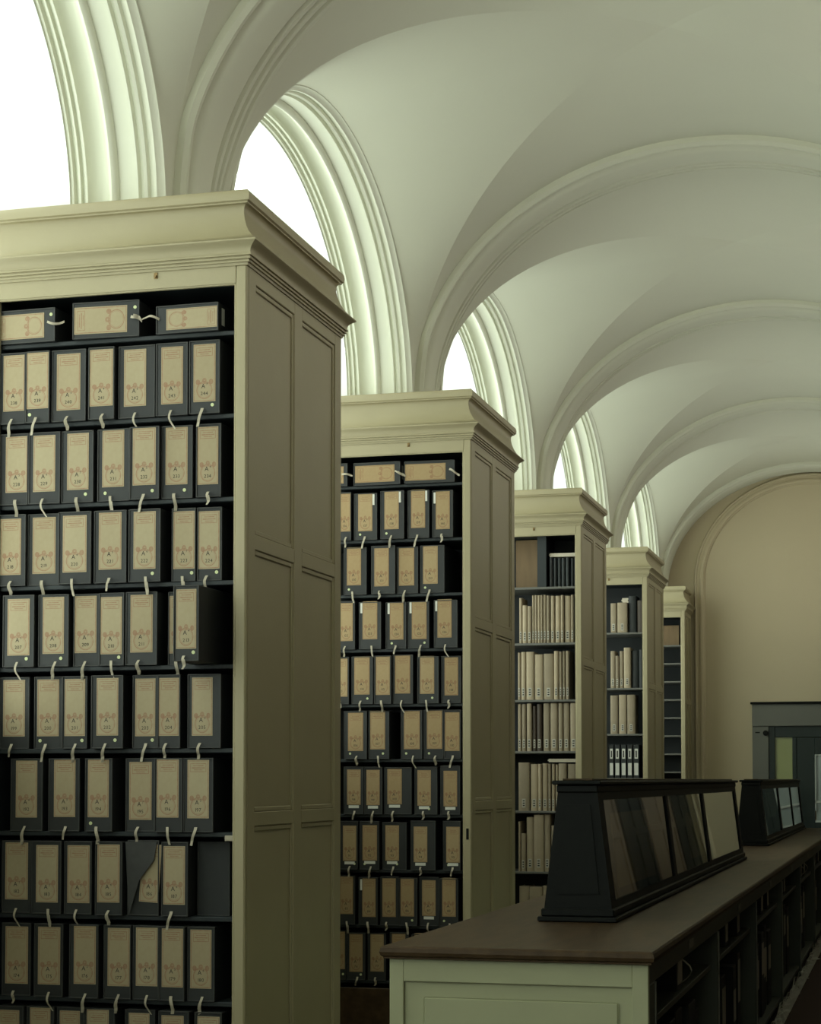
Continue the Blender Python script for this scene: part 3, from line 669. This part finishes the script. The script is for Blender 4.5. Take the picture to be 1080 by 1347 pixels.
for k, row in B3.items():
    n = len(row)
    for j, (a, b, t) in enumerate(row):
        dark = k == 0 or (k == 3 and j in (3, 4) and False)
        book(a, b, SH3[k], min(t, (SH3[k-1]-.03) if k else 3.6), Y3+random.uniform(0, .02)+(.03 if k == 0 else 0), 'book_dark' if dark else ('book_brown' if (k, j) in ((3, 3), (3, 4)) else 'book'),
             '%s cloth-bound volume, %s on %s shelf, third bookcase' % ('dark' if dark or (k, j) in ((3, 3), (3, 4)) else 'pale', from_right(n-j), SHN[k]), 'volumes in the third bookcase', lean=0, spine=not dark)
for k, row in B4.items():
    n = len(row)
    for j, (a, b, t) in enumerate(row):
        if k == 3:
            r = tag(empty('binder', ((a+b)/2, Y4, SH4[3])), 'black binder with white spine label, %s on fourth shelf, fourth bookcase' % from_right(n-j), 'binder', 'binders in the fourth bookcase')
            w = b-a-.004; h = t-SH4[3]
            MB().box(-w/2, w/2, 0, .26, 0, h, .004).build('cover', 'book_dark', r)
            MB().box(-w*.36, w*.36, -.0015, .001, .03, h*.45).build('spine_label', 'sticker', r)
            MB().box(-w*.3, w*.3, -.0015, .001, h*.58, h*.88).build('title_label', 'sticker', r)
            MB().box(-w*.12, w*.12, -.0025, -.0015, h*.62, h*.82).build('title_lettering', 'ink', r)
            continue
        dark = (k, j) in ((0, 2), (1, 4), (1, 5)); brown = (k, j) == (0, 3)
        book(a, b, SH4[k], min(t, SH4[k-1]-.03 if k else 3.6), Y4+random.uniform(0, .015)+(.04 if dark or brown else 0), 'book_dark' if dark else 'book_brown' if brown else 'book',
             '%s cloth-bound volume, %s on %s shelf, fourth bookcase' % ('black' if dark else 'brown' if brown else 'pale', from_right(n-j), SHN[k]), 'volumes in the fourth bookcase', spine=not (dark or brown))
def papers(x0, x1, y, z, h, label):
    o = empty('paper_stack', ((x0+x1)/2, y, z)); tag(o, label, 'papers'); w = (x1-x0)/2
    for q in range(3):
        s = (.004, -.006, .002)[q]; MB().box(-w+s, w+s, abs(s), .2, h*q/3, h*(q+1)/3).build('paper_bundle', 'pages', o)
papers(-2.965, -2.722, Y3+.05, 3.512, .03, 'flat sheaf of pale papers lying across dark volumes, third bookcase top shelf')
papers(-2.975, -2.735, Y3+.03, 1.752, .028, 'flat sheaf of pale papers lying on volumes, third bookcase fifth shelf')
papers(-2.960, -2.893, Y4+.06, 3.50, .05, 'pale papers lying on a cream volume, fourth bookcase top shelf')
# upright dividers in the third case
r, inv = bc[2]
for a, b in ((-3.062, -2.985),):
    o = MB().box(a, b, Y3+.01, Y3+.40, SH3[0], 3.695).build('upright', 'inside', r); o.matrix_parent_inverse = inv

# ------------------------------------------------------------------ counter
ZT = 1.015
CX0, CX1, CY0, CY1 = -1.812, -.848, 6.36, 23.2
cnt = tag(empty('counter', ((CX0+CX1)/2, CY0, 0)), 'long low shelving counter with dark wooden top and green-cream end', 'counter')
def CP(mb, name, m, smooth=False):
    o = mb.build(name, m, cnt, smooth=smooth); o.matrix_parent_inverse = Matrix.Translation((-(CX0+CX1)/2, -CY0, 0)); return o
rows = []
for o_, z in ((-.05, ZT-.045), (-.008, ZT-.045), (-.008, ZT-.040), (.0, ZT-.034), (.004, ZT-.022), (.0, ZT-.008), (-.006, ZT-.002), (-.014, ZT), (-.3, ZT)):
    rows.append([(CX0-o_, CY0-o_, z), (CX1+o_, CY0-o_, z), (CX1+o_, CY1+o_, z), (CX0-o_, CY1+o_, z)])
mb = MB(); mb.grid(rows, closed=True); mb.quad(*rows[0]); mb.quad(*rows[-1]); CP(mb, 'counter_top', 'wood')
ux = CX1-.025; ub = ZT-.046
mb = MB(); ey = CY0+.03                       # end towards the viewer: stiles, rails
x0, x1 = CX0+.025, CX1-.02
mb.box(x0, -1.735, ey, ey+.03, 0, ub, .003); mb.box(-.925, x1, ey, ey+.03, 0, ub, .003); mb.box(-1.737, -.923, ey+.0005, ey+.03, .888, ub, .003); mb.box(-1.737, -.923, ey+.0005, ey+.03, 0, .16, .003)
CP(mb, 'end_frame', 'counter_paint')
mb = MB(); mb.box(-1.734, -.926, ey+.014, ey+.03, .161, .887); mb.box(-1.665, -.972, ey+.006, ey+.0145, .23, .835, .006)
CP(mb, 'end_panel', 'counter_paint')
CP(MB().box(x0, x0+.03, ey+.031, CY1-.03, 0, ub), 'far_side', 'counter_paint')
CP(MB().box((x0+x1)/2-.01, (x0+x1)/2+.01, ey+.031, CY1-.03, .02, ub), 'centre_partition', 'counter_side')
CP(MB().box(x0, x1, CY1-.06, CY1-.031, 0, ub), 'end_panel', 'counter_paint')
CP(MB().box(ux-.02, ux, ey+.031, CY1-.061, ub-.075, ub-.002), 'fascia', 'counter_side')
UP = [6.60, 8.85, 11.09, 13.37, 15.61, 18.0, 20.3, 22.6]
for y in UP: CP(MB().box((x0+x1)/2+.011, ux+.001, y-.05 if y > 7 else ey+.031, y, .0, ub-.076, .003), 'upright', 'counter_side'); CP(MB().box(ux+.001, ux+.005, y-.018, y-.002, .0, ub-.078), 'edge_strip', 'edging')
for a, b in zip(UP, UP[1:]):
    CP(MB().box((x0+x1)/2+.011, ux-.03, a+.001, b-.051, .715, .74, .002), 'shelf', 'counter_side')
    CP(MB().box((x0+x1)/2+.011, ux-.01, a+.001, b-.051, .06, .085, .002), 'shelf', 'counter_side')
    m_ = (a+b)/2
    CP(MB().box(ux-.0005, ux+.004, m_-.10, m_+.06, ub-.055, ub-.02), 'card_holder', 'card_tab')
# things on the counter shelves
rnd = random.Random(3)
BAYN = ['first', 'second', 'third', 'fourth', 'fifth', 'sixth', 'seventh']
for bi, (a, b) in enumerate(zip(UP, UP[1:])):
    y = a+.08; q = 0
    while y < b-.40 and bi < 6:
        w = rnd.uniform(.16, .26); h = rnd.uniform(.44, .56); back = rnd.uniform(.0, .04); q += 1
        r = tag(empty('pamphlet_box', (ux-.05-back, y+w/2, .085)), 'dark pamphlet box, %s from the near end, lower shelf of %s counter bay' % (ORD[q], BAYN[bi]), 'pamphlet box', 'pamphlet boxes in the counter')
        MB().box(-.30, 0, -w/2, w/2, 0, h, .004).build('box_body', 'box', r)
        lh = rnd.uniform(.15, .24); lz = rnd.uniform(.14, h-lh-.02)
        MB().box(-.0005, .002, -w*.36, w*.36, lz, lz+lh).build('label', 'spine_label', r)
        y += w+rnd.uniform(.004, .05) + (.2 if rnd.random() < .2 else 0)
    y = a+.12; q = 0
    while y < b-.5 and bi < 6:
        w = rnd.uniform(.10, .2); h = rnd.uniform(.12, .165); q += 1
        r = tag(empty('small_box', (ux-.05, y+w/2, .74)), 'small dark box with pale label, %s from near end, upper slot of %s counter bay' % (ORD[q], BAYN[bi]), 'small box', 'small boxes in the counter')
        MB().box(-.24, 0, -w/2, w/2, 0, h, .003).build('box_body', 'box', r)
        MB().box(-.0005, .002, -w*.38, w*.38, h*.15, h*.92).build('label', 'spine_label', r)
        if rnd.random() < .25:
            mb = MB(); p0 = [Vector((.004+.05*math.sin(PI*s/6), -w/2+.02+.05*s/6, h*.9-.11*s/6)) for s in range(7)]
            mb.grid([[p, p+Vector((0, .018, .003))] for p in p0]); o = mb.build('paper_tab', 'spine_label', r, fix=False)
            sol = o.modifiers.new('thickness', 'SOLIDIFY'); sol.thickness = .002
        y += w+rnd.uniform(.3, .8)

# ------------------------------------------------------------------ sloping display cases
def display_case(label, x0, x1, y0, y1, zt, top_w, cuts, cards):
    """ridge-shaped case: sloping glazed sides, solid ends, base and top mouldings"""
    cx = (x0+x1)/2; root = tag(empty('display_case', (cx, y0, ZT)), label, 'display case', 'sloping display cases on the counter')
    root.matrix_world = Matrix.Translation((cx, y0, ZT)); inv = Matrix.Translation((-cx, -y0, -ZT))
    def P(mb, name, m, parent=root): o = mb.build(name, m, parent); o.matrix_parent_inverse = inv; return o
    hb = (x1-x0)/2; ht = top_w/2; z0 = ZT+.002; zb = ZT+.055; zc = zt-.05
    mb = MB(); mb.box(x0-.012, x1+.012, y0-.03, y1+.03, z0, z0+.02, .004); mb.box(x0, x1, y0-.015, y1+.015, z0+.02, zb, .006); P(mb, 'base', 'ebony')
    mb = MB(); mb.box(cx-ht-.004, cx+ht+.004, y0-.012, y1+.012, zc, zt-.018, .005); mb.box(cx-ht-.02, cx+ht+.02, y0-.03, y1+.03, zt-.018, zt, .005); P(mb, 'top_rail', 'ebony')
    mb = MB(); mb.box(cx-ht+.02, cx+ht-.02, y0+.0, y1, zt, zt+.008, .002); P(mb, 'top_board', 'wood')
    def sx(z, s): f = (z-zb)/(zc-zb); return cx+s*((hb-.012)+(ht-(hb-.012))*f)
    for ya, yb_ in ((y0, y0+.03), (y1-.03, y1)):
        mb = MB(); mb.prism([(sx(zb, -1), ya, zb), (sx(zb, 1), ya, zb), (sx(zc, 1), ya, zc), (sx(zc, -1), ya, zc)], (0, yb_-ya, 0)); o = P(mb, 'end_panel', 'ebony')
    # raised field on the near end
    a, b = zb+.06, zc-.05
    mb = MB(); mb.prism([(sx(a, -1)+.045, y0-.006, a), (sx(a, 1)-.045, y0-.006, a), (sx(b, 1)-.035, y0-.006, b), (sx(b, -1)+.035, y0-.006, b)], (0, .007, 0)); P(mb, 'end_field', 'ebony')
    for s in (1, -1):
        def bar(ya, yb_, za, zb_, t=.022, name='glazing_bar'):
            mb = MB(); pts = [(sx(za, s), ya, za), (sx(za, s), yb_, za), (sx(zb_, s), yb_, zb_), (sx(zb_, s), ya, zb_)]
            mb.prism(pts, (-s*t, 0, -t*.35)); return P(mb, name, 'ebony')
        bar(y0+.03, y1-.03, zb, zb+.03, name='bottom_rail'); bar(y0+.03, y1-.03, zc-.03, zc, name='upper_rail')
        ys = [y0+.03]+list(cuts)+[y1-.03]; w = .10
        for k, y in enumerate(ys):
            ya, yb_ = (y, y+w) if k == 0 else (y-w, y) if k == len(ys)-1 else (y-w/2, y+w/2)
            bar(ya, yb_, zb+.03, zc-.03)
        for k in range(len(ys)-1):
            ya = ys[k]+(w if k == 0 else w/2); yb_ = ys[k+1]-(w if k == len(ys)-2 else w/2); za, zd = zb+.03, zc-.03
            mb = MB(); mb.prism([(sx(za, s)-s*.008, ya, za), (sx(za, s)-s*.008, yb_, za), (sx(zd, s)-s*.008, yb_, zd), (sx(zd, s)-s*.008, ya, zd)], (-s*.004, 0, 0)); P(mb, 'glass_pane', 'glass')
    # sloping back boards inside that carry the exhibits
    mb = MB(); off = .045
    mb.prism([(sx(zb, 1)-off, y0+.04, zb+.001), (sx(zc, 1)-off, y0+.04, zc-.001), (sx(zc, -1)+off, y0+.04, zc-.001), (sx(zb, -1)+off, y0+.04, zb+.001)], (0, y1-y0-.08, 0)); P(mb, 'inner_stand', 'inside')
    for ci, (ya, yb_, f0, f1, m, lb) in enumerate(cards):
        za = zb+(zc-zb)*f0; zd = zb+(zc-zb)*f1
        mb = MB(); p = [(sx(za, 1)-off+.004, ya, za), (sx(za, 1)-off+.004, yb_, za), (sx(zd, 1)-off+.004, yb_, zd), (sx(zd, 1)-off+.004, ya, zd)]
        c0 = Vector(p[0]); mb.prism([Vector(v)-c0 for v in p], (.004, 0, .0015))
        o = mb.build('exhibit_sheet', m, None); o.location = c0; tag(o, lb, 'sheet')
    return root
display_case('large ebonised display case with three sloping panes, near end of counter', -1.478, -1.172, 7.62, 13.9, 1.598, .165, (9.85, 11.62),
             [(8.1, 9.3, .12, .80, 'card', 'brown card sheet behind the first pane of the near display case'), (10.9, 11.7, .15, .7, 'card', 'brown card sheet behind the second pane of the near display case')])
display_case('smaller dark display case with three panes, far end of counter', -1.505, -1.215, 16.8, 22.8, 1.60, .165, (19.0, 21.0),
             [(17.7, 18.8, .35, .85, 'sticker', 'white printed sheet behind the first pane of the far display case'), (19.5, 20.2, .4, .85, 'sticker', 'white printed sheet behind the second pane of the far display case')])

# ------------------------------------------------------------------ carpet runner with its fringe
rug = tag(empty('carpet_runner', (-.26, 4, 0)), 'brown carpet runner with pale fringe along the counter base', 'carpet')
o = MB().box(-.55, .53, -3.0, 19.0, .001, .012, .003).build('pile', 'carpet', rug)
mb = MB(); rn = random.Random(11)
for k in range(420):
    y = -2.5+21.3*k/420+rn.uniform(-.03, .03); up = rn.uniform(.05, .17); dy = rn.uniform(-.10, .10); w = rn.uniform(.006, .018); b = rn.uniform(-.02, .05)
    p = [Vector((-.55, y, .006)), Vector((-.575, y+dy*.3, .012+up*.5)), Vector((-.565+b*.5, y+dy*.7, .012+up*.85)), Vector((-.55+b, y+dy, .012+up*.9))]
    mb.grid([[v+Vector((0, -w*s, 0)), v+Vector((0, w*s, 0)), v+Vector((w*.6, 0, w*s))] for v, s in zip(p, (1, 1, .8, .3))], closed=True)
fr = mb.build('fringe', 'fringe', rug, fix=False); fr['kind'] = 'stuff'
